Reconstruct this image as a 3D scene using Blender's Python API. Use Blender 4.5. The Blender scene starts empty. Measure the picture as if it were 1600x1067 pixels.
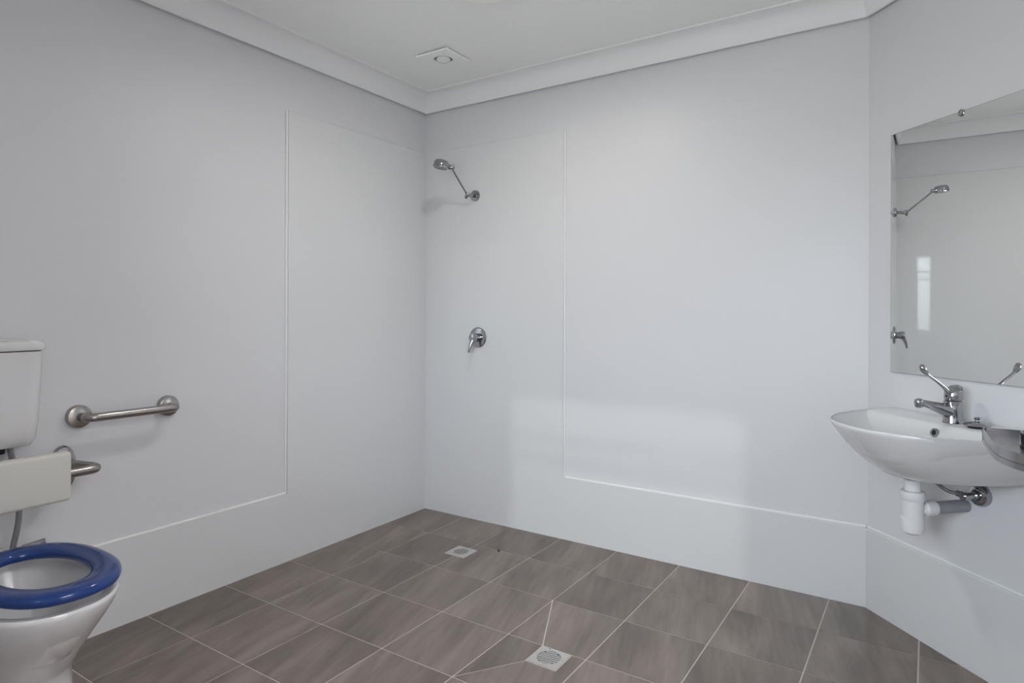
import bpy, bmesh, math, random
from mathutils import Vector, Matrix
random.seed(7)
PI = math.pi
sc = bpy.context.scene
COL = sc.collection

# ------------------------------------------------------------------ camera
CAM = Vector((2.4525, -2.8264, 1.1422))
YAW, ROLL = -0.5798562554, 0.0030021489
cam_d = bpy.data.cameras.new('camera')
cam = bpy.data.objects.new('camera', cam_d)
COL.objects.link(cam)
fwd = Vector((math.sin(YAW), math.cos(YAW), 0))
rt = Vector((math.cos(YAW), -math.sin(YAW), 0))
up = Vector((0, 0, 1))
r2 = rt * math.cos(ROLL) + up * math.sin(ROLL)
u2 = -rt * math.sin(ROLL) + up * math.cos(ROLL)
M = Matrix((r2, u2, -fwd)).transposed().to_4x4()
M.translation = CAM
cam.matrix_world = M
cam_d.sensor_width = 36.0
cam_d.lens = 994.93 / 1600 * 36
cam_d.shift_y = -(533.5 - 487.39) / 1600
cam_d.clip_start = 0.05
sc.camera = cam

# ------------------------------------------------------------------ view, sky, sun, daylight
sc.view_settings.view_transform = 'Standard'
sc.view_settings.look = 'None'
sc.view_settings.exposure = 0.25
sc.view_settings.gamma = 1.0
sc.view_settings.use_curve_mapping = False
w = bpy.data.worlds.new('world')
sc.world = w
w.use_nodes = True
nt_ = w.node_tree
bg_ = nt_.nodes['Background']
tc_ = nt_.nodes.new('ShaderNodeTexCoord')
sx_ = nt_.nodes.new('ShaderNodeSeparateXYZ')
nt_.links.new(tc_.outputs['Generated'], sx_.inputs[0])
ramp_ = nt_.nodes.new('ShaderNodeValToRGB')       # pale ground below the horizon, bright overcast sky above
mr_ = nt_.nodes.new('ShaderNodeMapRange')
mr_.inputs['From Min'].default_value = -0.03
mr_.inputs['From Max'].default_value = 0.07
nt_.links.new(sx_.outputs['Z'], mr_.inputs['Value'])
nt_.links.new(mr_.outputs[0], ramp_.inputs[0])
ramp_.color_ramp.elements[0].color = (0.50, 0.505, 0.515, 1)
ramp_.color_ramp.elements[1].color = (0.85, 0.905, 1.0, 1)
nt_.links.new(ramp_.outputs[0], bg_.inputs[0])
bg_.inputs[1].default_value = 12.2

def light(name, kind, loc, energy, color, **kw):
    d = bpy.data.lights.new(name, kind)
    d.energy = energy
    d.color = color
    for k, v in kw.items():
        setattr(d, k, v)
    o = bpy.data.objects.new(name, d)
    o.location = loc
    COL.objects.link(o)
    return o

# window opening in the front wall (behind the camera)
WX0, WX1, WZ0, WZ1, FY = 1.17, 2.44, 0.88, 1.95, -3.10
sun = light('sun', 'SUN', (0, 0, 5), 0.35, (1.0, 0.98, 0.94), angle=math.radians(1.4))
sun.rotation_euler = Vector((-0.60, 3.10, -1.193)).to_track_quat('-Z', 'Y').to_euler()
day = light('window_daylight', 'AREA', ((WX0 + WX1) / 2, FY - 0.125, (WZ0 + WZ1) / 2), 1.0, (1, 1, 1),
            shape='RECTANGLE', size=WX1 - WX0, size_y=WZ1 - WZ0)
day.rotation_euler = (math.radians(90), 0, 0)
day.data.cycles.is_portal = True                  # sky light enters through the window
# added unseen doorway in the right wall; a fill light beyond brightens the room
EY0, EY1, EZ = -2.75, -1.85, 2.04
hall = light('fill_light', 'AREA', (3.60, (EY0 + EY1) / 2, 2.36), 60.0, (1.0, 0.985, 0.98),
             shape='RECTANGLE', size=0.8, size_y=1.1)

# ------------------------------------------------------------------ materials
def mat(name, color, rough=0.5, metal=0.0, spec=0.5, coat=0.0, coat_rough=0.05, bump=0.0, bump_scale=60, ior=1.45,
        vary=0.0, vary_scale=3.0, aniso=0.0):
    m = bpy.data.materials.new(name)
    m.use_nodes = True
    nt = m.node_tree
    b = nt.nodes['Principled BSDF']
    b.inputs['Base Color'].default_value = (*color, 1)
    b.inputs['Roughness'].default_value = rough
    b.inputs['Metallic'].default_value = metal
    b.inputs['Specular IOR Level'].default_value = spec
    b.inputs['IOR'].default_value = ior
    b.inputs['Coat Weight'].default_value = coat
    b.inputs['Coat Roughness'].default_value = coat_rough
    tc = nt.nodes.new('ShaderNodeTexCoord')
    if vary:
        n = nt.nodes.new('ShaderNodeTexNoise')
        n.inputs['Scale'].default_value = vary_scale
        n.inputs['Detail'].default_value = 4
        nt.links.new(tc.outputs['Object'], n.inputs['Vector'])
        r = nt.nodes.new('ShaderNodeMapRange')
        r.inputs['To Min'].default_value = 1 - vary
        r.inputs['To Max'].default_value = 1 + vary
        nt.links.new(n.outputs['Fac'], r.inputs['Value'])
        v = nt.nodes.new('ShaderNodeVectorMath')
        v.operation = 'SCALE'
        v.inputs[0].default_value = color
        nt.links.new(r.outputs['Result'], v.inputs['Scale'])
        nt.links.new(v.outputs['Vector'], b.inputs['Base Color'])
    if bump:
        n = nt.nodes.new('ShaderNodeTexNoise')
        n.inputs['Scale'].default_value = bump_scale
        n.inputs['Detail'].default_value = 3
        nt.links.new(tc.outputs['Object'], n.inputs['Vector'])
        bp = nt.nodes.new('ShaderNodeBump')
        bp.inputs['Strength'].default_value = bump
        bp.inputs['Distance'].default_value = 0.002
        nt.links.new(n.outputs['Fac'], bp.inputs['Height'])
        nt.links.new(bp.outputs['Normal'], b.inputs['Normal'])
    return m

M_WALL = mat('painted_wall', (0.70, 0.696, 0.715), rough=0.45, spec=0.5, bump=0.05, bump_scale=180, vary=0.012, vary_scale=1.5)
M_UPPER = M_WALL
M_PANEL = mat('gloss_panel', (0.70, 0.70, 0.71), rough=0.035, spec=0.5, vary=0.01, vary_scale=1.2)
M_CEIL = mat('ceiling_paint', (0.945, 0.95, 0.935), rough=0.8, spec=0.2, bump=0.03, bump_scale=150)
M_CORN = mat('cornice_paint', (0.85, 0.85, 0.85), rough=0.6, spec=0.3)
M_CHROME = mat('chrome', (0.40, 0.40, 0.42), rough=0.08, metal=1.0)
M_STEEL = mat('brushed_steel', (0.37, 0.345, 0.33), rough=0.27, metal=1.0, bump=0.12, bump_scale=400)
M_SHELF = mat('satin_steel', (0.36, 0.35, 0.365), rough=0.22, metal=1.0)
M_CERAMIC = mat('white_ceramic', (0.70, 0.69, 0.695), rough=0.16, spec=0.5, coat=0.4, coat_rough=0.07)
M_PVC = mat('white_plastic', (0.78, 0.77, 0.78), rough=0.35)
M_GREYPVC = mat('grey_plastic_pipe', (0.28, 0.28, 0.30), rough=0.45)
M_BLUE = mat('blue_plastic', (0.014, 0.045, 0.185), rough=0.14, spec=0.55)
M_PAD = mat('cream_plastic_pad', (0.62, 0.60, 0.56), rough=0.45, bump=0.04, bump_scale=300)
M_BLACK = mat('black_rubber', (0.012, 0.012, 0.014), rough=0.5)
M_GROUT = mat('grout', (0.60, 0.53, 0.49), rough=0.8, bump=0.2, bump_scale=300, vary=0.15, vary_scale=9)
M_HOSE = mat('braided_hose', (0.30, 0.29, 0.30), rough=0.35, metal=0.8, bump=0.6, bump_scale=500)
M_DRAIN = mat('drain_steel', (0.66, 0.63, 0.61), rough=0.38, metal=0.75, vary=0.08, vary_scale=40)
M_FRAME = mat('window_frame_paint', (0.8, 0.8, 0.8), rough=0.4)
M_OPAL = bpy.data.materials.new('opal_lamp'); M_OPAL.use_nodes = True
_b = M_OPAL.node_tree.nodes['Principled BSDF']
_b.inputs['Base Color'].default_value = (0.9, 0.9, 0.86, 1)
_b.inputs['Emission Color'].default_value = (1.0, 0.97, 0.90, 1)
_b.inputs['Emission Strength'].default_value = 320.0

M_DISH = M_OPAL.copy(); M_DISH.name = 'opal_dish'
M_DISH.node_tree.nodes['Principled BSDF'].inputs['Emission Strength'].default_value = 0.10
M_MIRROR = mat('mirror_silver', (0.925, 0.94, 0.93), rough=0.0, metal=1.0)
M_MEDGE = mat('mirror_edge', (0.16, 0.20, 0.19), rough=0.2)

def glass():
    m = bpy.data.materials.new('clear_glass')
    m.use_nodes = True
    nt = m.node_tree
    out = nt.nodes['Material Output']
    nt.nodes.remove(nt.nodes['Principled BSDF'])
    t = nt.nodes.new('ShaderNodeBsdfTransparent'); t.inputs[0].default_value = (0.95, 0.98, 0.97, 1)
    g = nt.nodes.new('ShaderNodeBsdfGlossy'); g.inputs['Roughness'].default_value = 0.02
    fr = nt.nodes.new('ShaderNodeFresnel')
    mx = nt.nodes.new('ShaderNodeMixShader')
    nt.links.new(fr.outputs[0], mx.inputs[0]); nt.links.new(t.outputs[0], mx.inputs[1]); nt.links.new(g.outputs[0], mx.inputs[2])
    nt.links.new(mx.outputs[0], out.inputs['Surface'])
    return m
M_GLASS = glass()

def tile_mat():
    m = bpy.data.materials.new('stone_tile')
    m.use_nodes = True
    nt = m.node_tree; L = nt.links; N = nt.nodes
    b = N['Principled BSDF']
    geo = N.new('ShaderNodeNewGeometry')
    oi = N.new('ShaderNodeObjectInfo')
    # rotate position so the streaks run along the diagonal of the room, shifted per tile
    mp = N.new('ShaderNodeMapping')
    mp.vector_type = 'TEXTURE'
    mp.inputs['Rotation'].default_value = (0, 0, math.radians(104))
    mp.inputs['Scale'].default_value = (1 / 1.4, 1 / 6.5, 1.0)
    L.new(geo.outputs['Position'], mp.inputs['Vector'])
    sh = N.new('ShaderNodeVectorMath'); sh.operation = 'SCALE'; sh.inputs[0].default_value = (23, 17, 5)
    L.new(oi.outputs['Random'], sh.inputs['Scale'])
    ad = N.new('ShaderNodeVectorMath'); ad.operation = 'ADD'
    L.new(mp.outputs[0], ad.inputs[0]); L.new(sh.outputs[0], ad.inputs[1])
    n1 = N.new('ShaderNodeTexNoise'); n1.inputs['Scale'].default_value = 1.3; n1.inputs['Detail'].default_value = 7
    n1.inputs['Roughness'].default_value = 0.55; n1.inputs['Distortion'].default_value = 0.6
    L.new(ad.outputs[0], n1.inputs['Vector'])
    cr = N.new('ShaderNodeValToRGB')
    e = cr.color_ramp.elements
    e[0].position = 0.28; e[0].color = (0.136, 0.108, 0.094, 1)
    e[1].position = 0.74; e[1].color = (0.290, 0.236, 0.207, 1)
    k = e.new(0.5); k.color = (0.198, 0.159, 0.139, 1)
    L.new(n1.outputs['Fac'], cr.inputs[0])
    # fine dark scratches
    mp2 = N.new('ShaderNodeMapping'); mp2.vector_type = 'TEXTURE'; mp2.inputs['Rotation'].default_value = (0, 0, math.radians(106)); mp2.inputs['Scale'].default_value = (1 / 3, 1 / 30, 1)
    L.new(geo.outputs['Position'], mp2.inputs['Vector'])
    ad2 = N.new('ShaderNodeVectorMath'); ad2.operation = 'ADD'
    L.new(mp2.outputs[0], ad2.inputs[0]); L.new(sh.outputs[0], ad2.inputs[1])
    n2 = N.new('ShaderNodeTexNoise'); n2.inputs['Scale'].default_value = 1.6; n2.inputs['Detail'].default_value = 4
    L.new(ad2.outputs[0], n2.inputs['Vector'])
    r2_ = N.new('ShaderNodeMapRange'); r2_.inputs['From Min'].default_value = 0.3; r2_.inputs['From Max'].default_value = 0.7
    r2_.inputs['To Min'].default_value = 0.88; r2_.inputs['To Max'].default_value = 1.1
    L.new(n2.outputs['Fac'], r2_.inputs['Value'])
    rr = N.new('ShaderNodeMapRange'); rr.inputs['To Min'].default_value = 0.84; rr.inputs['To Max'].default_value = 1.10
    L.new(oi.outputs['Random'], rr.inputs['Value'])
    mu = N.new('ShaderNodeMath'); mu.operation = 'MULTIPLY'
    L.new(r2_.outputs[0], mu.inputs[0]); L.new(rr.outputs[0], mu.inputs[1])
    sc_ = N.new('ShaderNodeVectorMath'); sc_.operation = 'SCALE'
    L.new(cr.outputs[0], sc_.inputs[0]); L.new(mu.outputs[0], sc_.inputs['Scale'])
    L.new(sc_.outputs[0], b.inputs['Base Color'])
    # cloudy gloss: dried cleaning marks
    n3 = N.new('ShaderNodeTexNoise'); n3.inputs['Scale'].default_value = 5; n3.inputs['Detail'].default_value = 3
    L.new(geo.outputs['Position'], n3.inputs['Vector'])
    r3 = N.new('ShaderNodeMapRange'); r3.inputs['To Min'].default_value = 0.24; r3.inputs['To Max'].default_value = 0.46
    L.new(n3.outputs['Fac'], r3.inputs['Value']); L.new(r3.outputs[0], b.inputs['Roughness'])
    bp = N.new('ShaderNodeBump'); bp.inputs['Strength'].default_value = 0.12; bp.inputs['Distance'].default_value = 0.001
    L.new(n2.outputs['Fac'], bp.inputs['Height']); L.new(bp.outputs[0], b.inputs['Normal'])
    return m
M_TILE = tile_mat()

# ------------------------------------------------------------------ helpers
def link(name, bm, m, parent=None, smooth=False, angle=35):
    me = bpy.data.meshes.new(name)
    bmesh.ops.recalc_face_normals(bm, faces=bm.faces[:])
    bm.to_mesh(me); bm.free()
    if m: me.materials.append(m)
    if smooth:
        for p in me.polygons: p.use_smooth = True
        try: me.set_sharp_from_angle(angle=math.radians(angle))
        except Exception: pass
    o = bpy.data.objects.new(name, me)
    COL.objects.link(o)
    if parent is not None:
        o.parent = parent
        o.matrix_parent_inverse = parent.matrix_world.inverted()
    return o

def tag(o, label=None, cat=None, group=None, kind=None):
    if label: o['label'] = label
    if cat: o['category'] = cat
    if group: o['group'] = group
    if kind: o['kind'] = kind
    return o

def thing(name, label, cat, loc=(0, 0, 0), group=None, mat4=None):
    o = bpy.data.objects.new(name, None)
    o.empty_display_size = 0.05
    COL.objects.link(o)
    o.matrix_world = mat4 if mat4 is not None else Matrix.Translation(loc)
    bpy.context.view_layer.update()
    return tag(o, label, cat, group)

def bevel(bm, width, seg=2, angle=30):
    es = [e for e in bm.edges if len(e.link_faces) == 2 and e.calc_face_angle(0) > math.radians(angle)]
    if es:
        bmesh.ops.bevel(bm, geom=es, offset=width, segments=seg, affect='EDGES', profile=0.5, clamp_overlap=True)

def box_bm(lo, hi, bv=0.0, seg=2, bm=None):
    new = bm is None
    bm = bm or bmesh.new()
    sub = bmesh.new()
    bmesh.ops.create_cube(sub, size=1)
    for v in sub.verts:
        v.co = Vector(((lo[i] + hi[i]) / 2 + v.co[i] * (hi[i] - lo[i])) for i in range(3))
    if bv: bevel(sub, bv, seg)
    merge(bm, sub)
    return bm

def merge(bm, sub, mtx=None):
    if mtx is not None: bmesh.ops.transform(sub, matrix=mtx, verts=sub.verts[:])
    tmp = bpy.data.meshes.new('tmp')
    sub.to_mesh(tmp); sub.free()
    bm.from_mesh(tmp)
    bpy.data.meshes.remove(tmp)
    return bm

def prism(poly, z0, z1, bv=0.0, seg=2):
    bm = bmesh.new()
    a = [bm.verts.new((x, y, z0)) for x, y in poly]
    b = [bm.verts.new((x, y, z1)) for x, y in poly]
    bm.faces.new(a[::-1]); bm.faces.new(b)
    n = len(poly)
    for i in range(n):
        bm.faces.new((a[i], a[(i + 1) % n], b[(i + 1) % n], b[i]))
    if bv: bevel(bm, bv, seg)
    return bm

def frame_of(d):
    d = Vector(d).normalized()
    a = Vector((0, 0, 1)) if abs(d.z) < 0.95 else Vector((1, 0, 0))
    x = a.cross(d).normalized()
    y = d.cross(x)
    return Matrix((x, y, d)).transposed().to_4x4()

def lathe(profile, origin=(0, 0, 0), axis=(0, 0, 1), n=32, bm=None, sx=1.0, sy=1.0):
    """profile: list of (radius, height along axis)"""
    sub = bmesh.new()
    rings = []
    for r, h in profile:
        if r < 1e-6:
            rings.append([sub.verts.new((0, 0, h))])
        else:
            rings.append([sub.verts.new((r * sx * math.cos(2 * PI * i / n), r * sy * math.sin(2 * PI * i / n), h)) for i in range(n)])
    for a, b in zip(rings, rings[1:]):
        if len(a) == 1 and len(b) == 1: continue
        for i in range(n):
            j = (i + 1) % n
            if len(a) == 1: sub.faces.new((a[0], b[j], b[i]))
            elif len(b) == 1: sub.faces.new((a[i], a[j], b[0]))
            else: sub.faces.new((a[i], a[j], b[j], b[i]))
    for ring, flip in ((rings[0], True), (rings[-1], False)):
        if len(ring) > 1:
            sub.faces.new(ring[::-1] if flip else ring)
    m = Matrix.Translation(origin) @ frame_of(axis)
    bm = bm or bmesh.new()
    return merge(bm, sub, m)

def fillet(pts, r, seg=8):
    pts = [Vector(p) for p in pts]
    out = [pts[0]]
    for i in range(1, len(pts) - 1):
        a, b, c = pts[i - 1], pts[i], pts[i + 1]
        u, v = (a - b), (c - b)
        k = min(r, u.length * 0.49, v.length * 0.49)
        p0, p1 = b + u.normalized() * k, b + v.normalized() * k
        for s in range(seg + 1):
            t = s / seg
            out.append((1 - t) ** 2 * p0 + 2 * t * (1 - t) * b + t * t * p1)
    out.append(pts[-1])
    return out

def tube(path, radius, n=16, bm=None, caps=True, flat=1.0):
    """radius float or list per point"""
    path = [Vector(p) for p in path]
    bm = bm or bmesh.new()
    if not isinstance(radius, (list, tuple)): radius = [radius] * len(path)
    t0 = (path[1] - path[0]).normalized()
    m = frame_of(t0).to_3x3()
    x = m.col[0].copy()
    rings = []
    for i, p in enumerate(path):
        if i == 0: t = t0
        elif i == len(path) - 1: t = (path[i] - path[i - 1]).normalized()
        else: t = ((path[i + 1] - path[i]).normalized() + (path[i] - path[i - 1]).normalized()).normalized()
        x = (x - t * x.dot(t)).normalized()
        y = t.cross(x)
        rings.append([bm.verts.new(p + (x * math.cos(2 * PI * k / n) + y * math.sin(2 * PI * k / n) * flat) * radius[i]) for k in range(n)])
    for a, b in zip(rings, rings[1:]):
        for k in range(n):
            bm.faces.new((a[k], a[(k + 1) % n], b[(k + 1) % n], b[k]))
    if caps:
        bm.faces.new(rings[0][::-1]); bm.faces.new(rings[-1])
    return bm

def loft(rings, cap0=True, cap1=True, bm=None, close=False):
    bm = bm or bmesh.new()
    R = [[bm.verts.new(p) for p in r] for r in rings]
    n = len(R[0])
    pairs = list(zip(R, R[1:])) + ([(R[-1], R[0])] if close else [])
    for a, b in pairs:
        for k in range(n):
            bm.faces.new((a[k], a[(k + 1) % n], b[(k + 1) % n], b[k]))
    if not close:
        if cap0: bm.faces.new(R[0][::-1])
        if cap1: bm.faces.new(R[-1])
    return bm

# angled wall frame: s along the wall, k out of the wall into the room, z up
TH = math.radians(45.15)
XC = 2.2487
A0 = Vector((XC, 0, 0))
DV = Vector((math.cos(TH), -math.sin(TH), 0))
NV = Vector((-math.sin(TH), -math.cos(TH), 0))
def W(s, k, z): return A0 + DV * s + NV * k + Vector((0, 0, z))
WM = Matrix((DV, NV, Vector((0, 0, 1)))).transposed().to_4x4(); WM.translation = A0

# ------------------------------------------------------------------ room shell
RX = 2.83                       # right wall
SR = (RX - XC) / math.cos(TH)   # length of the angled wall
YR = -SR * math.sin(TH)
HC = 2.385
T = 0.12
P = 0.013                       # how proud the lining stands

def offset_poly(poly, d):
    """inward offset of a simple polygon given counter-clockwise"""
    out = []
    n = len(poly)
    for i in range(n):
        p0, p1, p2 = Vector(poly[i - 1]), Vector(poly[i]), Vector(poly[(i + 1) % n])
        e1, e2 = (p1 - p0).normalized(), (p2 - p1).normalized()
        n1, n2 = Vector((-e1.y, e1.x)), Vector((-e2.y, e2.x))
        k = 1 + n1.dot(n2)
        m = (n1 + n2) / k if k > 1e-3 else n1
        q = p1 + m * d
        out.append((q.x, q.y))
    return out

ROOM = [(0, FY), (RX, FY), (RX, YR), (XC, 0), (0, 0)]       # counter-clockwise

# floor: grout bed, tiles are its parts
floor = tag(link('floor', prism(offset_poly(ROOM, -0.1), -0.08, -0.0018), M_GROUT), kind='structure')
ceil = tag(link('ceiling', prism(offset_poly(ROOM, -0.1), HC, HC + 0.08), M_CEIL), kind='structure')

def wall(name, lo, hi, m=M_WALL):
    return tag(link(name, box_bm(lo, hi), m), kind='structure')
wall_left = wall('wall_left', (-T, FY - T, -0.08), (-P, T, HC + 0.08))
wall_back = wall('wall_back', (-P, P, -0.08), (XC + 0.14, T, HC + 0.08))
bm = box_bm((RX + P, FY - T, -0.08), (RX + T, EY0, HC + 0.08))
box_bm((RX + P, EY1, -0.08), (RX + T, YR + 0.06, HC + 0.08), bm=bm)
box_bm((RX + P, EY0, EZ), (RX + T, EY1, HC + 0.08), bm=bm)
wall_right = tag(link('wall_right', bm, M_WALL), kind='structure')
bm = box_bm((RX - 0.012, EY0 - 0.06, 0.0), (RX + P, EY0, EZ + 0.06), 0.003)
box_bm((RX - 0.012, EY1, 0.0), (RX + P, EY1 + 0.06, EZ + 0.06), 0.003, bm=bm)
box_bm((RX - 0.012, EY0, EZ), (RX + P, EY1, EZ + 0.06), 0.003, bm=bm)
tag(link('added_door_1', bm, M_FRAME), kind='structure')  # frame of the added, unseen doorway that lets the fill light in
# angled wall
bm = prism([(0 - 0.0035, -P), (SR + 0.0035, -P), (SR + 0.05, -T), (-0.05, -T)], -0.08, HC + 0.08)
bmesh.ops.transform(bm, matrix=WM, verts=bm.verts[:])
wall_angled = tag(link('wall_angled', bm, M_WALL), kind='structure')
# added hall box, unseen, encloses the fill light beyond the doorway
HX = RX + T + 1.3
bm = box_bm((RX + T, -3.22, -0.10), (HX, -1.4, -0.002))
box_bm((RX + T, -3.22, HC + 0.02), (HX, -1.4, HC + 0.10), bm=bm)
box_bm((RX + T, -3.32, -0.10), (HX + .1, -3.22, HC + 0.10), bm=bm)
box_bm((RX + T, -1.4, -0.10), (HX + .1, -1.3, HC + 0.10), bm=bm)
box_bm((HX, -3.22, -0.10), (HX + .1, -1.4, HC + 0.10), bm=bm)
tag(link('wall_added_hall', bm, M_WALL), kind='structure')
# front wall, behind the camera, with the window opening
bm = box_bm((-P, FY - T, -0.08), (WX0, FY, HC + 0.08))
box_bm((WX1, FY - T, -0.08), (RX + P, FY, HC + 0.08), bm=bm)
box_bm((WX0, FY - T, -0.08), (WX1, FY, WZ0), bm=bm)
box_bm((WX0, FY - T, WZ1), (WX1, FY, HC + 0.08), bm=bm)
wall_front = tag(link('wall_front', bm, M_WALL), kind='structure')

# window in the front wall, seen only in reflections
win = thing('window_1', None, None, ((WX0 + WX1) / 2, FY - 0.06, WZ0))
win['kind'] = 'structure'
fw = 0.035
def wbox(name, lo, hi, m=M_FRAME): return link(name, box_bm(lo, hi, 0.003), m, win)
bm = box_bm((WX0, FY - 0.08, WZ0), (WX0 + fw, FY - 0.04, WZ1), 0.003)
box_bm((WX1 - fw, FY - 0.08, WZ0), (WX1, FY - 0.04, WZ1), 0.003, bm=bm)
box_bm((WX0 + fw, FY - 0.08, WZ0), (WX1 - fw, FY - 0.04, WZ0 + fw), 0.003, bm=bm)
box_bm((WX0 + fw, FY - 0.08, WZ1 - fw), (WX1 - fw, FY - 0.04, WZ1), 0.003, bm=bm)
link('window_frame', bm, M_FRAME, win)
for z in (1.60, 1.70):
    wbox('glazing_bar', (WX0 + fw, FY - 0.07, z), (WX1 - fw, FY - 0.05, z + 0.020))
for z0, z1 in ((WZ0 + fw, 1.60), (1.620, 1.70), (1.720, WZ1 - fw)):
    wbox('pane', (WX0 + fw, FY - 0.063, z0), (WX1 - fw, FY - 0.059, z1), M_GLASS)

# proud lining: shower zone full height, elsewhere a low skirting; one L per wall
LZ, PZ = 0.306, 2.062
def lining(name, poly_uz, to3, thick, parent, m):
    """poly in (u,z) extruded to thickness, front face flush with plane"""
    bm = bmesh.new()
    f = [bm.verts.new(to3(u, 0.0, z)) for u, z in poly_uz]
    b = [bm.verts.new(to3(u, -thick, z)) for u, z in poly_uz]
    ff = bm.faces.new(f); bm.faces.new(b[::-1])
    n = len(f)
    for i in range(n):
        bm.faces.new((f[i], f[(i + 1) % n], b[(i + 1) % n], b[i]))
    es = [e for e in ff.edges]
    bmesh.ops.bevel(bm, geom=es, offset=0.003, segments=2, affect='EDGES', profile=0.5)
    return link(name, bm, m, parent)
lining('lining_panel', [(-P, -0.02), (-FY, -0.02), (-FY, LZ), (0.95, LZ), (0.95, PZ), (-P, PZ)], lambda u, d, z: Vector((d, -u, z)), P, wall_left, M_PANEL)
lining('lining_panel', [(-P, -0.02), (XC + P, -0.02), (XC + P, LZ), (0.91, LZ), (0.91, PZ), (-P, PZ)], lambda u, d, z: Vector((u, -d, z)), P, wall_back, M_PANEL)
lining('skirting_panel', [(-P, -0.02), (SR + P, -0.02), (SR + P, LZ), (-P, LZ)], lambda s, d, z: W(s, d, z), P, wall_angled, M_PANEL)
lining('skirting_panel', [(YR, -0.002), (EY1 + .061, -0.002), (EY1 + .061, LZ), (YR, LZ)], lambda y, d, z: Vector((RX - d, y, z)), P, wall_right, M_WALL)
lining('skirting_panel', [(EY0 - .061, -0.002), (FY, -0.002), (FY, LZ), (EY0 - .061, LZ)], lambda y, d, z: Vector((RX - d, y, z)), P, wall_right, M_WALL)

# white sealant bead along the free edges of the lining
M_SEAL = mat('white_sealant', (0.80, 0.80, 0.80), rough=0.35)
def bead(pts, parent, r=0.0056):
    link('sealant_bead', tube(fillet(pts, 0.006, 4) if len(pts) > 2 else pts, r, 10), M_SEAL, parent, True, 60)
e = 0.0035
bead([(-P + e, -0.95 - e, PZ), (-P + e, -0.95 - e, LZ + e), (-P + e, FY, LZ + e)], wall_left)
bead([(0.91 + e, P - e, PZ), (0.91 + e, P - e, LZ + e), (XC, P - e, LZ + e)], wall_back)
bead([W(0, -P + e, LZ + e), W(SR, -P + e, LZ + e)], wall_angled)

# cove cornice right round the room
prof = [(0.0, -0.094), (0.010, -0.094), (0.0115, -0.086)]
for i in range(13):
    a = i / 12 * PI / 2
    prof.append((0.089 - 0.0775 * math.cos(a), -0.086 + 0.0800 * math.sin(a)))
prof += [(0.092, -0.004), (0.094, 0.0), (0.0, 0.0)]
rings = [[(x, y, HC + dz) for x, y in offset_poly(ROOM, d)] for d, dz in prof]
tag(link('trim_1', loft(rings, close=True), M_CORN, smooth=True, angle=25), kind='structure')

# ------------------------------------------------------------------ floor tiles
GX0, DX, GY0, DY = 0.2909, 0.305, 0.3036, 0.3183
G = 0.0050
def clip(poly, a, b):
    """keep the part of poly left of the line a->b"""
    out = []
    def side(p): return (b[0] - a[0]) * (p[1] - a[1]) - (b[1] - a[1]) * (p[0] - a[0])
    for i in range(len(poly)):
        p, q = poly[i], poly[(i + 1) % len(poly)]
        sp, sq = side(p), side(q)
        if sp >= 0: out.append(p)
        if sp * sq < 0:
            t = sp / (sp - sq)
            out.append((p[0] + t * (q[0] - p[0]), p[1] + t * (q[1] - p[1])))
    return out
def area(p): return 0.5 * sum(p[i][0] * p[(i + 1) % len(p)][1] - p[(i + 1) % len(p)][0] * p[i][1] for i in range(len(p)))
D1 = (1.347, 1.460, -1.0535, -0.940)    # large drain x0 x1 y0 y1
D2 = (0.5335, 0.6465, -0.4765, -0.3640)   # small drain
xs = [0.002] + [GX0 + DX * i for i in range(0, 9)] + [RX + .02]
ys = [-0.002] + [-(GY0 + DY * j) for j in range(0, 9)] + [FY]
i4, i5 = GX0 + 3 * DX, GX0 + 4 * DX
j2, j3, j4 = -(GY0 + DY), -(GY0 + 2 * DY), -(GY0 + 3 * DY)
i2 = GX0 + DX
cells = []
for i in range(len(xs) - 1):
    for j in range(len(ys) - 1):
        x0, x1, y1, y0 = xs[i], xs[i + 1], ys[j], ys[j + 1]
        if x1 - x0 < 0.02 or y1 - y0 < 0.02: continue
        r = [(x0, y0), (x1, y0), (x1, y1), (x0, y1)]
        near = lambda a, b: abs(a - b) < 1e-4
        if near(x0, i4) and near(y1, j2):      # cut from the grid corner to the drain
            cells.append(clip(r, (i4, j2), (D1[0], D1[3])))
            cells.append(clip(r, (D1[0], D1[3]), (i4, j2)))
            continue
        if near(x0, i4) and near(y1, j3):
            cells.append([(i4, j4), (D1[0], D1[2]), (D1[0], j3), (i4, j3)])
            cells.append([(i4, j4), (i5, j4), (i5, j3), (D1[1], j3), (D1[1], D1[2]), (D1[0], D1[2])])
            continue
        if near(x1, i2) and near(y0, j2):
            cells.append([(x0, y0), (x1, y0), (x1, D2[2]), (D2[0], D2[2]), (D2[0], D2[3]), (x1, D2[3]), (x1, y1), (x0, y1)])
            continue
        if near(x0, i2) and near(y0, j2):
            cells.append([(x0, y0), (x1, y0), (x1, y1), (x0, y1), (x0, D2[3]), (D2[1], D2[3]), (D2[1], D2[2]), (x0, D2[2])])
            continue
        q = clip(r, (W(SR, .002, 0).x, W(SR, .002, 0).y), (W(0, .002, 0).x, W(0, .002, 0).y))
        if len(q) >= 3 and area(q) > 0.0008:
            cells.append(q)
for q in cells:
    # drop doubled points
    c = [p for k, p in enumerate(q) if (abs(p[0] - q[k - 1][0]) + abs(p[1] - q[k - 1][1])) > 1e-5]
    if area(c) < 0: c = c[::-1]
    o = offset_poly(c, G / 2)
    cx = sum(p[0] for p in o) / len(o); cy = sum(p[1] for p in o) / len(o)
    bm = prism([(p[0] - cx, p[1] - cy) for p in o], -0.009, random.uniform(-0.0003, 0.0), 0.0009, 1)
    t = link('tile', bm, M_TILE)
    t.location = (cx, cy, 0)
    t.parent = floor

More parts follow.
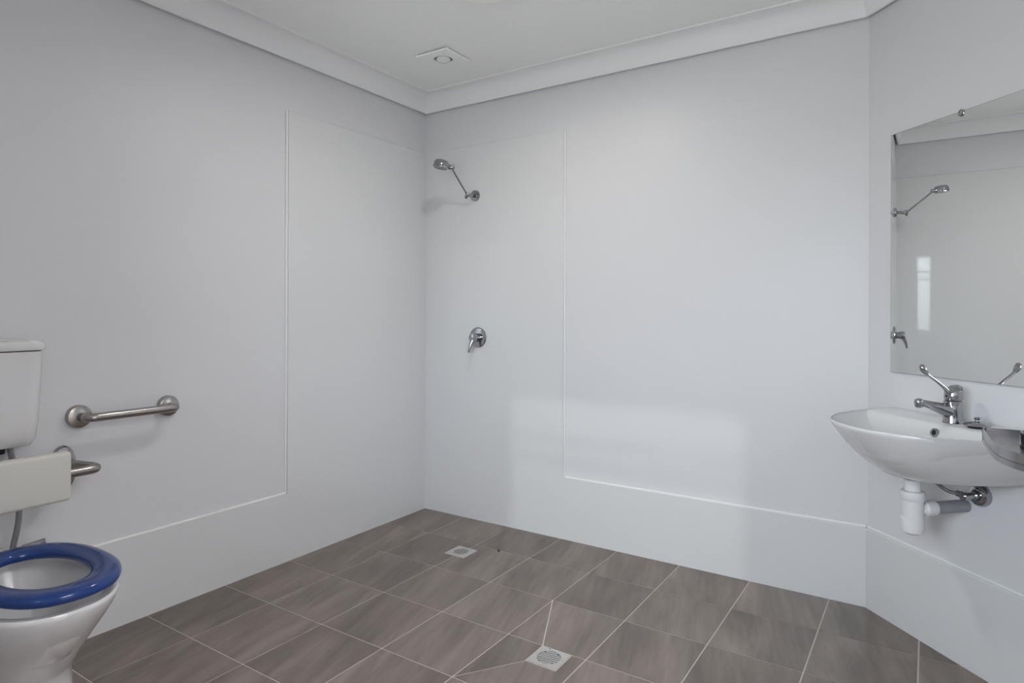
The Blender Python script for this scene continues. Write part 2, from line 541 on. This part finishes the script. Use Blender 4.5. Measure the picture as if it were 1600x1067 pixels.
# ------------------------------------------------------------------ floor drains
def plate_with_hole(x0, x1, y0, y1, z0, z1, r, n=40):
    cx, cy = (x0 + x1) / 2, (y0 + y1) / 2
    inner, outer = [], []
    for k in range(n):
        a = 2 * PI * k / n
        c, s = math.cos(a), math.sin(a)
        inner.append((cx + r * c, cy + r * s))
        m = max(abs(c), abs(s))
        outer.append((cx + (x1 - x0) / 2 * c / m, cy + (y1 - y0) / 2 * s / m))
    return loft([[(x, y, z0) for x, y in inner], [(x, y, z1) for x, y in inner], [(x, y, z1) for x, y in outer], [(x, y, z0) for x, y in outer]], close=True)

def drain(name, D, label, r, nslat, ang, m):
    cx, cy = (D[0] + D[1]) / 2, (D[2] + D[3]) / 2
    t = thing(name, label, 'drain', (cx, cy, 0))
    link('plate', plate_with_hole(D[0] + .002, D[1] - .002, D[2] + .002, D[3] - .002, -0.006, 0.0012, r), m, t)
    link('sump', lathe([(r - 0.0005, -0.0015), (r - 0.0005, -0.0055)], (cx, cy, 0)), M_BLACK, t)
    bar_w = 2 * r / (nslat + 0.5) * 0.50
    for k in range(nslat):
        off = (k - (nslat - 1) / 2) * 2 * r / (nslat + 0.5)
        h = math.sqrt(max(r * r - (abs(off) + bar_w / 2) ** 2, 1e-6))
        bm = box_bm((-h, off - bar_w / 2, -0.003), (h, off + bar_w / 2, 0.0008), 0.0004, 1)
        bmesh.ops.transform(bm, matrix=Matrix.Translation((cx, cy, 0)) @ Matrix.Rotation(ang, 4, 'Z'), verts=bm.verts[:])
        link('slat', bm, m, t)
    return t
dr = drain('floor_drain', D1, 'square metal floor drain with black slots, in the tiles far from the walls', 0.040, 7, math.radians(10), M_DRAIN)
cx, cy = (D1[0] + D1[1]) / 2, (D1[2] + D1[3]) / 2
link('screw', lathe([(0.0032, 0.001), (0.003, 0.0022), (0, 0.0026)], (cx - 0.022, cy + 0.047, 0), n=12), M_CHROME, dr, True)
drain('floor_drain', D2, 'square metal floor drain with a round grate in the shower corner, below the shower mixer', 0.036, 6, math.radians(-30), M_DRAIN)

# debris speck on the joint near the back wall
bm = bmesh.new(); bmesh.ops.create_icosphere(bm, subdivisions=2, radius=0.006)
for v in bm.verts: v.co = Vector((v.co.x * random.uniform(.8, 1.3), v.co.y * random.uniform(.7, 1.2), v.co.z * 0.6 + 0.0032))
sp = link('dirt_speck', bm, M_BLACK); sp.location = (0.736, -0.315, 0)
tag(sp, 'tiny black speck of dirt on the tile joint near the shower drain', 'dirt')

# ------------------------------------------------------------------ ceiling: lamp and exhaust vent
LX, LY = 1.09, -0.93
lamp = thing('ceiling_light', 'round white ceiling light fitting at the top edge of the photo', 'light', (LX, LY, HC))
link('base', lathe([(0.185, HC), (0.19, HC - .006), (0.188, HC - .016), (0.175, HC - .026), (0.090, HC - .040), (0.052, HC - .044), (0.048, HC - .030), (0.0, HC - .030)], (LX, LY, 0), n=48), M_DISH, lamp, True)
link('diffuser', lathe([(0.0465, HC - .0305), (0.046, HC - .036), (0.030, HC - .039), (0.0, HC - .040)], (LX, LY, 0), n=40), M_OPAL, lamp, True)

VX0, VX1, VY0, VY1 = 0.372, 0.560, -0.505, -0.317
vx, vy = (VX0 + VX1) / 2, (VY0 + VY1) / 2
vent = thing('exhaust_vent', 'square white exhaust vent with a round centre on the ceiling above the shower corner', 'vent', (vx, vy, HC))
link('cover', plate_with_hole(VX0, VX1, VY0, VY1, HC - 0.013, HC - 0.005, 0.047, 48), M_CEIL, vent)
link('shadow_gap', plate_with_hole(VX0 + .006, VX1 - .006, VY0 + .006, VY1 - .006, HC - 0.0055, HC, 0.060, 48), M_GREYPVC, vent)  # inset dark plate stands in for the shadow line under the cover
link('duct', lathe([(0.0465, HC - 0.004), (0.0465, HC)], (vx, vy, 0), n=40), M_GREYPVC, vent)
link('disc', lathe([(0.0, HC - 0.003), (0.030, HC - 0.004), (0.034, HC - 0.010), (0.032, HC - 0.015), (0.0, HC - 0.017)], (vx, vy, 0), n=40), M_CEIL, vent, True)

# ------------------------------------------------------------------ mirror on the angled wall
mir = thing('wall_mirror', 'large frameless rectangular mirror on the angled wall above the basin', 'mirror', mat4=Matrix.Translation(W(0.42, 0, 0.924)))
MS0, MS1, MZ0, MZ1 = 0.112, 0.735, 0.924, 1.803
def wbm(lo, hi, bv=0.0, seg=2):
    bm = box_bm(lo, hi, bv, seg)
    bmesh.ops.transform(bm, matrix=WM, verts=bm.verts[:])
    return bm
link('glass_edge', wbm((MS0, -P + 0.0005, MZ0), (MS1, -P + 0.006, MZ1)), M_MEDGE, mir)
link('silvering', wbm((MS0 + .0012, -P + 0.0058, MZ0 + .0012), (MS1 - .0012, -P + 0.0065, MZ1 - .0012)), M_MIRROR, mir)
for s in (0.405,):
    bm = lathe([(0.012, 0), (0.012, 0.002), (0.008, 0.005), (0.0, 0.006)], W(s, -P + 0.0065, MZ1 - 0.006), NV, n=24)
    link('clip', bm, M_CHROME, mir, True)

# ------------------------------------------------------------------ wash basin
BS = 0.445          # centre along the wall
half = [(0.318, -0.006), (0.312, 0.05), (0.302, 0.11), (0.287, 0.17), (0.266, 0.23), (0.238, 0.29), (0.200, 0.345), (0.150, 0.392), (0.095, 0.420), (0.045, 0.433), (0.0, 0.437)]
def cr_spline(pts, per=4):
    out = []
    for i in range(len(pts) - 1):
        p0 = pts[max(i - 1, 0)]; p1 = pts[i]; p2 = pts[i + 1]; p3 = pts[min(i + 2, len(pts) - 1)]
        for j in range(per):
            t = j / per
            out.append(tuple(0.5 * ((2 * p1[c]) + (-p0[c] + p2[c]) * t + (2 * p0[c] - 5 * p1[c] + 4 * p2[c] - p3[c]) * t * t + (-p0[c] + 3 * p1[c] - 3 * p2[c] + p3[c]) * t ** 3) for c in range(2)))
    out.append(pts[-1])
    return out
hs = cr_spline(half, 4)
full = hs + [(-x, k) for x, k in hs[-2::-1]]          # right side -> front -> left side
NB = 14
backline = [(-0.318 + 0.636 * i / NB, -0.006) for i in range(1, NB)]
outer = full + backline                                # closed loop
nf = len(full)
def basin_ring(sx, sk, z, k0=0.0, ps=BS):
    return [tuple(W(ps + x * sx, k0 + k * sk, z)) for x, k in outer]
def inner_ring(inset, kb, z, sx=1.0, sk=1.0, kc=0.255, bow=0.0):
    """inner bowl outline: front arc inset, straight back edge at k = kb"""
    r = []
    kf = 0.437 - inset
    for x, k in full:
        xx = x * (0.318 - inset) / 0.318
        kk = kb + k / 0.437 * (kf - kb)
        r.append((xx, kk))
    for x, k in backline:
        xx = x * (0.318 - inset) / 0.318
        r.append((xx, kb - bow * (1 - (x / 0.318) ** 2)))
    return [tuple(W(BS + x * sx, kc + (k - kc) * sk, z)) for x, k in r]
ZR = 0.793
rings = [
    basin_ring(0.34, 0.48, 0.628), basin_ring(0.47, 0.58, 0.629), basin_ring(0.56, 0.655, 0.637), basin_ring(0.65, 0.72, 0.655),
    basin_ring(0.75, 0.80, 0.682), basin_ring(0.85, 0.88, 0.716), basin_ring(0.925, 0.945, 0.752), basin_ring(0.985, 0.990, 0.779),
    basin_ring(1.0, 1.0, ZR - 0.006), basin_ring(1.0, 1.0, ZR - 0.001), basin_ring(0.992, 0.994, ZR + 0.0015),
    inner_ring(0.014, 0.118, ZR + 0.0005), inner_ring(0.019, 0.125, ZR - 0.004), inner_ring(0.026, 0.133, ZR - 0.014),
    inner_ring(0.03, 0.14, ZR - 0.035, 0.93, 0.96), inner_ring(0.03, 0.14, ZR - 0.07, 0.80, 0.88), inner_ring(0.03, 0.14, ZR - 0.098, 0.62, 0.74),
    inner_ring(0.03, 0.14, ZR - 0.117, 0.42, 0.55), inner_ring(0.03, 0.14, ZR - 0.125, 0.18, 0.26)]
basin = thing('wash_basin', 'white ceramic wall-hung basin under the mirror', 'basin', mat4=Matrix.Translation(W(BS, 0, 0.6)))
bo = link('bowl', loft(rings), M_CERAMIC, basin, True, 50)
# overflow ring and waste
of = Vector(W(0.455, 0.1415, 0.766)); ofd = NV * 1.0 + Vector((0, 0, 0.25))
bm = lathe([(0.0075, -0.004), (0.0140, -0.004), (0.0145, 0.003), (0.013, 0.006), (0.0075, 0.005)], of, ofd, 24)
link('overflow_ring', bm, M_CHROME, basin, True)
link('overflow_hole', lathe([(0.0076, -0.003), (0.0076, 0.0056)], of, ofd, 20), M_BLACK, basin)
link('waste_ring', lathe([(0.032, 0), (0.032, .003), (0.022, .003), (0.020, -.001), (0, -.001)], W(BS, 0.245, ZR - 0.125), n=28), M_CHROME, basin, True)

# mixer tap on the deck
TZ = ZR + 0.001
tap = thing('basin_mixer_tap', 'chrome lever mixer tap with a long raised handle on the back of the basin', 'tap', mat4=Matrix.Translation(W(BS, 0.062, TZ)))
def ell(s, k, z, rs, rk, n=28, tilt=0.0):
    return [tuple(W(s + rs * math.cos(2 * PI * i / n), k + rk * math.sin(2 * PI * i / n), z + tilt * math.sin(2 * PI * i / n))) for i in range(n)]
TK = 0.062
body = [ell(BS, TK, TZ, 0.029, 0.032), ell(BS, TK, TZ + .004, 0.029, 0.032), ell(BS, TK, TZ + .010, 0.027, 0.030), ell(BS, TK + .002, TZ + .04, 0.0262, 0.029, tilt=.0),
        ell(BS, TK + .002, TZ + .068, 0.0258, 0.028), ell(BS, TK, TZ + .072, 0.022, 0.0245)]
link('body', loft(body), M_CHROME, tap, True, 50)
cap = [ell(BS, TK, TZ + .0725, 0.0245, 0.026), ell(BS, TK, TZ + .080, 0.0262, 0.0275, tilt=0.001), ell(BS, TK - .001, TZ + .100, 0.0258, 0.0265, tilt=0.002),
       ell(BS, TK - .003, TZ + .112, 0.022, 0.0225, tilt=-0.003), ell(BS, TK - .003, TZ + .1165, 0.013, 0.0145, tilt=-0.003)]
link('cap', loft(cap), M_CHROME, tap, True, 50)
# spout: deep at the body, thin at the tip
sp_rings = []
for t in [i / 12 for i in range(13)]:
    k = TK + 0.010 + t * 0.118
    top, bot = TZ + 0.060 + 0.018 * t, TZ + 0.0015 + 0.0585 * t ** 0.8
    zc, h = (top + bot) / 2, (top - bot) / 2
    wd = 0.0215 * (1 - t) + 0.0105 * t
    sp_rings.append([tuple(W(BS + wd * math.cos(2 * PI * i / 20), k + 0.25 * h * math.sin(2 * PI * i / 20) * (1 - t), zc + h * math.sin(2 * PI * i / 20))) for i in range(20)])
link('spout', loft(sp_rings), M_CHROME, tap, True, 50)
link('aerator', lathe([(0.0, 0.014), (0.009, 0.013), (0.0125, 0.008), (0.0125, -0.010), (0.010, -0.013), (0.0, -0.013)], W(BS, TK + 0.130, TZ + 0.066), (NV * .18 + Vector((0, 0, 1))), 24), M_CHROME, tap, True, 50)
# lever
lv = [W(BS, TK + 0.020, TZ + 0.098), W(BS, TK + 0.034, TZ + 0.112), W(BS, TK + 0.060, TZ + 0.131), W(BS, TK + 0.088, TZ + 0.149), W(BS - .001, TK + 0.104, TZ + 0.160)]
link('lever', tube(lv, [0.010, 0.0062, 0.0048, 0.0045, 0.0055], 14), M_CHROME, tap, True, 60)
link('lever_ball', tube([W(BS - .001, TK + .100, TZ + .157), W(BS - .001, TK + .106, TZ + .163), W(BS - .001, TK + .113, TZ + .172), W(BS - .002, TK + .117, TZ + .181), W(BS - .002, TK + .118, TZ + .187)], [0.006, 0.0085, 0.0105, 0.009, 0.004], 16), M_CHROME, tap, True, 60)
link('indicator', lathe([(0.004, 0), (0.004, 0.0015), (0, .002)], W(BS, TK + .0262, TZ + .086), NV, 14), M_BLACK, tap)

# plug lying on the deck
pc = W(0.538, 0.074, TZ)
plug = thing('basin_plug', 'round chrome basin plug lying on the basin deck beside the tap', 'plug', pc)
link('rubber_seal', lathe([(0.020, 0.0), (0.024, 0.001), (0.027, 0.008), (0.0, 0.009)], pc, n=32), M_BLACK, plug, True)
link('dome', lathe([(0.0, 0.008), (0.035, 0.008), (0.036, 0.0095), (0.030, 0.0145), (0.015, 0.0195), (0.006, 0.021), (0.0, 0.0212)], pc, n=36), M_CHROME, plug, True)
link('knob', lathe([(0.0045, 0.019), (0.004, 0.023), (0.0075, 0.026), (0.0085, 0.0295), (0.006, 0.033), (0.0, 0.034)], pc, n=20), M_CHROME, plug, True)

# bottle trap and outlet pipe
TS, TKK = 0.415, 0.185
trap = thing('bottle_trap', 'white plastic bottle trap hanging under the basin with a grey outlet pipe to the wall', 'pipe', mat4=Matrix.Translation(W(TS, TKK, 0.43)))
o3 = W(TS, TKK, 0)
link('waste_nut', lathe([(0.028, .6265), (0.031, .625), (0.031, .616), (0.026, .612)], o3, n=28), M_CHROME, trap, True)
link('tailpiece', lathe([(0.0235, .614), (0.0235, .560)], o3, n=28), M_PVC, trap, True)
link('top_nut', lathe([(0.024, .578), (0.034, .576), (0.0355, .566), (0.0355, .551), (0.033, .547)], o3, n=32), M_PVC, trap, True)
link('trap_body', lathe([(0.031, .549), (0.031, .492), (0.0335, .490), (0.0340, .462), (0.030, .446), (0.018, .439), (0.0, .438)], o3, n=32), M_PVC, trap, True)
o4 = W(TS + .005, 0, 0.518)
link('outlet_nut', lathe([(0.018, TKK - .020), (0.020, TKK - .033), (0.0245, TKK - .038), (0.0255, TKK - .070), (0.023, TKK - .076)], o4, NV, 28), M_PVC, trap, True)
link('outlet_pipe', lathe([(0.020, TKK - .07), (0.020, -P)], o4, NV, 28), M_GREYPVC, trap, True)

# stop valve and braided supply hose
FS, FZ = 0.478, 0.568
val = thing('stop_valve', 'chrome angle stop valve with round wall flange below the basin', 'valve', mat4=Matrix.Translation(W(FS, 0, FZ)))
link('wall_flange', lathe([(0.034, -P), (0.034, 0.000), (0.031, 0.006), (0.021, 0.011), (0.018, 0.011)], W(FS, 0, FZ), NV, 32), M_CHROME, val, True)
link('valve_body', lathe([(0.015, 0.008), (0.014, 0.022), (0.0105, 0.025), (0.0105, 0.050), (0.013, 0.052), (0.013, 0.062), (0.009, 0.066)], W(FS, 0, FZ), NV, 20), M_CHROME, val, True)
link('spindle', lathe([(0.007, 0), (0.007, 0.020), (0.010, 0.022), (0.010, 0.034), (0.006, 0.037)], W(FS, 0.045, FZ), (-DV), 16), M_CHROME, val, True)
hp = fillet([W(FS - 0.030, 0.050, FZ), W(FS - 0.062, 0.058, FZ + 0.001), W(FS - 0.075, 0.090, FZ + 0.030), W(FS - 0.080, 0.118, FZ + 0.050)], 0.03, 8)
hose = thing('supply_hose', 'braided grey hose curving from the basin underside to the stop valve', 'hose', hp[0])
link('hose', tube(hp, 0.0058, 12), M_HOSE, hose, True)
link('fixing_ring', tube([W(FS - .080, .118, .620) + DV * .019 * math.cos(2 * PI * i / 24) + NV * .019 * math.sin(2 * PI * i / 24) + Vector((0, 0, 0 - .006)) for i in range(25)], 0.006, 10), M_BLACK, hose, True)
link('hose_nut', lathe([(0.009, .612), (0.011, .616), (0.011, .627)], W(FS - .080, .118, 0), n=14), M_CHROME, hose, True)

# ------------------------------------------------------------------ stainless shelf on the right wall
SZ = 0.852
arc = [(RX - P, -0.880), (2.585, -0.880), (2.569, -0.886), (2.563, -0.905), (2.565, -0.960), (2.567, -1.045), (2.574, -1.120), (2.591, -1.178), (2.622, -1.222), (2.690, -1.262), (RX - P, -1.285)]
shelf = thing('steel_shelf', 'curved stainless steel shelf with a raised rim, beside the basin', 'shelf', (2.70, -1.08, SZ))
apts = cr_spline(arc, 5)
tray = apts[::-1]
if area(tray) < 0: tray = tray[::-1]
link('tray', prism(tray, SZ - 0.012, SZ - 0.010), M_SHELF, shelf)
inn = []
for i, p in enumerate(apts):
    a = Vector(apts[max(i - 1, 0)]); b = Vector(apts[min(i + 1, len(apts) - 1)])
    e = (b - a).normalized(); nn = Vector((e.y, -e.x))
    c = Vector((2.72, -1.08)); 
    if nn.dot(c - Vector(p)) < 0: nn = -nn
    inn.append((p[0] + nn.x * 0.002, p[1] + nn.y * 0.002))
rr = []
for z0, z1 in ((SZ - 0.024, SZ + 0.010),):
    bm = bmesh.new()
    rows = [[bm.verts.new((p[0], p[1], z)) for p in pts] for pts, z in ((apts, z0), (apts, z1), (inn, z1), (inn, z0))]
    for a_, b_ in zip(rows, rows[1:] + rows[:1]):
        for i in range(len(apts) - 1):
            bm.faces.new((a_[i], a_[i + 1], b_[i + 1], b_[i]))
    bm.faces.new([r[0] for r in rows]); bm.faces.new([r[-1] for r in rows][::-1])
    link('rim', bm, M_SHELF, shelf, True, 40)
link('screw', lathe([(0.004, 0), (0.0035, 0.0015), (0, 0.002)], (2.566, -0.8975, SZ - 0.004), (-0.9, 0.3, 0), 12), M_BLACK, shelf, True)
# chrome capped glass cup standing on the shelf
gc = (2.648, -1.00, SZ - 0.010)
cup = thing('chrome_cup', 'small chrome cup on the curved steel shelf at the photo\'s right edge', 'cup', gc)
link('body', lathe([(0.020, 0.0), (0.0225, 0.001), (0.023, 0.004), (0.0235, 0.034), (0.0215, 0.036), (0.020, 0.034), (0.0195, 0.006), (0, 0.005)], gc, n=32), M_CHROME, cup, True)
link('base_ring', lathe([(0.0238, 0.0), (0.0242, 0.004), (0.0236, 0.005)], gc, n=32), M_BLACK, cup, True)

# ------------------------------------------------------------------ shower
sm = Vector((0.3585, 0, 1.782))
H = Vector((0.318, -0.245, 1.918)); J = Vector((0.352, -0.205, 1.900))
sh = thing('shower_rose_assembly', 'chrome shower head on a thin arm high on the back wall', 'shower head', sm)
link('wall_flange', lathe([(0.031, 0.0), (0.031, 0.004), (0.028, 0.010), (0.016, 0.014), (0.012, 0.014)], sm, (0, -1, 0), 32), M_CHROME, sh, True)
el = fillet([sm + Vector((0, -.010, 0)), sm + Vector((0, -.045, -.004)), sm + Vector((-.010, -.062, -.004))], 0.015, 6)
link('elbow', tube(el, 0.0105, 16), M_CHROME, sh, True)
ej = el[-1]
link('lower_knob', tube([ej + Vector((-.012, 0, -.016)), ej, ej + Vector((.008, 0, .012))], [0.008, 0.012, 0.009], 14), M_CHROME, sh, True)
link('arm', tube([ej, J], 0.0052, 14), M_CHROME, sh, True)
link('joint', lathe([(0.0, -.018), (0.009, -.016), (0.012, -.010), (0.012, .010), (0.009, .016), (0.0, .018)], J, (0.8, 0.5, 0.1), 18), M_CHROME, sh, True)
hd = Vector((-0.12, -0.10, -1)).normalized()      # spray direction
link('head', lathe([(0.0, -0.018), (0.022, -0.018), (0.034, -0.013), (0.040, -0.002), (0.042, 0.016), (0.041, 0.024), (0.036, 0.026), (0.0, 0.026)], H, hd, 36), M_CHROME, sh, True)
link('neck', tube([H + (J - H) * 0.45, J], [0.016, 0.010], 16), M_CHROME, sh, True)
link('spray_face', lathe([(0.034, 0.0255), (0.033, 0.0275), (0.0, 0.0275)], H, hd, 30), M_GREYPVC, sh, True)

mx = Vector((0.379, 0, 1.002))
mix = thing('shower_mixer', 'chrome round shower mixer with a hanging lever on the back wall', 'shower mixer', mx)
link('wall_plate', lathe([(0.056, 0.0), (0.056, 0.003), (0.053, 0.007), (0.030, 0.011), (0.0, 0.011)], mx, (0, -1, 0), 44), M_CHROME, mix, True)
link('cartridge', lathe([(0.022, 0.010), (0.022, 0.030), (0.024, 0.032), (0.025, 0.048), (0.020, 0.058), (0.0, 0.061)], mx, (0, -1, 0), 30), M_CHROME, mix, True)
link('lever', tube([mx + Vector((0, -.045, -.010)), mx + Vector((-.004, -.056, -.030)), mx + Vector((-.010, -.064, -.055)), mx + Vector((-.015, -.068, -.080))], [0.015, 0.011, 0.008, 0.0065], 14), M_CHROME, mix, True, 60)

# ------------------------------------------------------------------ toilet
TY = -2.12
toilet = thing('toilet', 'white ceramic toilet with an open blue seat against the left wall', 'toilet', (0.4, TY, 0))
def sup(xb, xf, hw, z, n=48, p=2.25, y0=TY):
    cx, a = (xb + xf) / 2, (xf - xb) / 2
    out = []
    for i in range(n):
        t = 2 * PI * i / n
        c, s = math.cos(t), math.sin(t)
        out.append((cx + a * math.copysign(abs(c) ** (2 / p), c), y0 + hw * math.copysign(abs(s) ** (2 / p), s), z))
    return out
rings = [sup(0.12, 0.555, 0.142, 0.0), sup(0.12, 0.555, 0.143, 0.012), sup(0.12, 0.545, 0.136, 0.06), sup(0.12, 0.538, 0.130, 0.12), sup(0.12, 0.538, 0.129, 0.172),
         sup(0.12, 0.56, 0.134, 0.195), sup(0.12, 0.605, 0.143, 0.25), sup(0.13, 0.655, 0.153, 0.30), sup(0.15, 0.703, 0.162, 0.35),
         sup(0.18, 0.737, 0.168, 0.39), sup(0.20, 0.748, 0.171, 0.412), sup(0.205, 0.750, 0.1715, 0.420), sup(0.21, 0.746, 0.168, 0.4255),
         sup(0.245, 0.728, 0.148, 0.4255), sup(0.255, 0.720, 0.140, 0.420), sup(0.262, 0.714, 0.134, 0.395), sup(0.29, 0.685, 0.118, 0.33),
         sup(0.33, 0.62, 0.090, 0.26), sup(0.37, 0.55, 0.060, 0.215), sup(0.41, 0.50, 0.03, 0.205)]
link('pan', loft(rings), M_CERAMIC, toilet, True, 50)
link('pan_back', box_bm((0.0, TY - 0.090, 0.17), (0.24, TY + 0.090, 0.413), 0.03, 4), M_CERAMIC, toilet, True, 50)
# seat ring with a rounded section
def seat_ring():
    n = 64
    prof = []
    for k in range(14):
        a = 2 * PI * k / 14
        c, s = math.cos(a), math.sin(a)
        prof.append((0.5 + 0.5 * math.copysign(abs(c) ** 0.8, c), 0.5 + 0.5 * math.copysign(abs(s) ** 0.8, s)))
    rings = []
    for u, v in prof:
        ring = []
        for i in range(n):
            t = 2 * PI * i / n
            c, s = math.cos(t), math.sin(t)
            # outer oval and inner opening
            ox = 0.530 + 0.228 * math.copysign(abs(c) ** (2 / 2.3), c); oy = 0.152 * math.copysign(abs(s) ** (2 / 2.3), s)
            ix = 0.518 + 0.158 * math.copysign(abs(c) ** (2 / 2.1), c); iy = 0.094 * math.copysign(abs(s) ** (2 / 2.1), s)
            x = ix + (ox - ix) * u; y = iy + (oy - iy) * u
            z = 0.444 + 0.037 * v - 0.006 * (1 - u) * v + 0.004 * math.sin(PI * max(0, c)) * 0
            ring.append((x, TY + 0.010 + y, z))
        rings.append(ring)
    return loft(rings, close=True)
seat = link('seat', seat_ring(), M_BLUE, toilet, True, 60)
tag(seat, 'glossy dark blue open toilet seat')
for y in (-0.075, 0.075):
    link('hinge', lathe([(0.011, -0.02), (0.011, 0.02)], (0.285, TY + y, 0.445), (0, 1, 0), 18), M_CHROME, toilet, True)
for y in (-0.12, 0.12):
    for x in ((0.33, 0.64) if y > 0 else (0.33,)):
        link('buffer', box_bm((x - .010, TY + y * (1.1 if x < .5 else 1.0) - .006, 0.4262), (x + .010, TY + y * (1.1 if x < .5 else 1.0) + .006, 0.4455), 0.002), M_BLUE, toilet)

# cistern
cis = thing('toilet_cistern', 'white toilet cistern on the left wall above the padded backrest', 'cistern', (0.08, TY, 0.72))
def rrect(x0, x1, hw, z, r=0.03, n=6):
    pts = []
    for cx, cy, a0 in ((x1 - r, hw - r, 0), (x0 + .004, hw - .004, PI / 2), (x0 + .004, -hw + .004, PI), (x1 - r, -hw + r, 3 * PI / 2)):
        q = r if cx > x0 + .01 else .004
        for k in range(n + 1):
            a = a0 + PI / 2 * k / n
            pts.append((cx + q * math.cos(a), TY + cy + q * math.sin(a), z))
    return pts
X0 = -P
link('tank', loft([rrect(X0, 0.105, 0.120, 0.722, .03), rrect(X0, 0.120, 0.140, 0.724, .035), rrect(X0, 0.138, 0.150, 0.745, .045), rrect(X0, 0.146, 0.156, 0.80, .05), rrect(X0, 0.150, 0.166, 1.016, .05)]), M_CERAMIC, cis, True, 40)
link('seam', loft([rrect(X0, 0.1465, 0.1625, 1.0155, .05), rrect(X0, 0.1465, 0.1625, 1.0200, .05)]), M_BLACK, cis)
link('lid', loft([rrect(X0, 0.153, 0.169, 1.0195, .05), rrect(X0, 0.155, 0.171, 1.023, .05), rrect(X0, 0.155, 0.171, 1.038, .05), rrect(X0, 0.150, 0.166, 1.047, .048), rrect(X0, 0.12, 0.14, 1.052, .04)]), M_CERAMIC, cis, True, 50)
link('flush_button', lathe([(0.022, 1.051), (0.022, 1.055), (0.0, 1.056)], (0.075, TY, 0), n=28), M_CHROME, cis, True)
link('bolt', lathe([(0.012, 0.704), (0.014, 0.708), (0.014, 0.722)], (0.085, TY + 0.062, 0), n=16), M_BLACK, cis, True)

# cistern supply hose and stop
sp_ = thing('cistern_stop_valve', 'small chrome stop valve on the left wall just behind the blue toilet seat', 'valve', (0.05, -1.955, 0.385))
link('valve_body', tube([(0.055, -1.988, 0.391), (0.055, -1.957, 0.393), (0.055, -1.928, 0.395)], [0.009, 0.0095, 0.0095], 16), M_CHROME, sp_, True)
link('inlet', tube(fillet([(0.055, -1.975, 0.394), (0.055, -2.005, 0.386), (0.055, -2.012, 0.340), (-P, -2.012, 0.330)], 0.015), 0.007, 12), M_CHROME, sp_, True)
hz = thing('cistern_hose', 'grey braided hose hanging from the cistern behind the backrest pad', 'hose', (0.07, -2.0, 0.55))
link('hose', tube(fillet([(0.075, -2.030, 0.722), (0.075, -2.010, 0.60), (0.082, -2.004, 0.50), (0.075, -2.022, 0.40), (0.057, -2.010, 0.372)], 0.08, 10), 0.0085, 12), M_HOSE, hz, True)

# ------------------------------------------------------------------ grab rail on the left wall
gr = thing('grab_rail', 'short horizontal brushed steel grab rail on the left wall beside the cistern', 'grab rail', (0, -1.65, 0.777))
gz, ya, yb = 0.777, -1.806, -1.498
link('bar', tube(fillet([(0.006, ya, gz), (0.068, ya, gz), (0.068, yb, gz), (0.006, yb, gz)], 0.030, 10), 0.0148, 24), M_STEEL, gr, True)
for y in (ya, yb):
    f_ = lathe([(0.039, -P), (0.0395, 0.003), (0.037, 0.009), (0.028, 0.0125), (0.017, 0.013), (0.0152, 0.0135)], (0, y, gz), (1, 0, 0), 36)
    link('flange', f_, M_STEEL, gr, True)

# backrest: pad on a bent rail behind the toilet
br = thing('padded_backrest_rail', 'cream backrest pad on a bent steel rail in front of the cistern', 'backrest', (0.12, TY, 0.63))
bz = 0.632
ry = 0.300
pth = [(0.006, TY + .262, bz), (0.10, TY + .268, bz), (0.192, TY + .300, bz - .002), (0.196, TY - .300, bz - .002), (0.10, TY - .268, bz), (0.006, TY - .262, bz)]
link('rail', tube(fillet(pth, 0.040, 10), 0.0150, 24), M_STEEL, br, True)
for s in (1, -1):
    y = TY + s * 0.266
    bm = lathe([(0.039, -P), (0.0395, 0.003), (0.037, 0.009), (0.028, 0.0125), (0.0, 0.013)], (0, y, 0.605), (1, 0, 0), 36, sx=1.0, sy=1.0)
    for v in bm.verts: v.co.z = 0.608 + (v.co.z - 0.605) * 1.95
    link('flange', bm, M_STEEL, br, True)
pad = box_bm((0.202, TY - 0.197, 0.556), (0.238, TY + 0.197, 0.708), 0.012, 4)
link('pad', pad, M_PAD, br, True, 50)
for y in (-0.12, 0.12):
    link('bracket', box_bm((0.180, TY + y - .02, 0.605), (0.2025, TY + y + .02, 0.660), 0.003), M_STEEL, br)
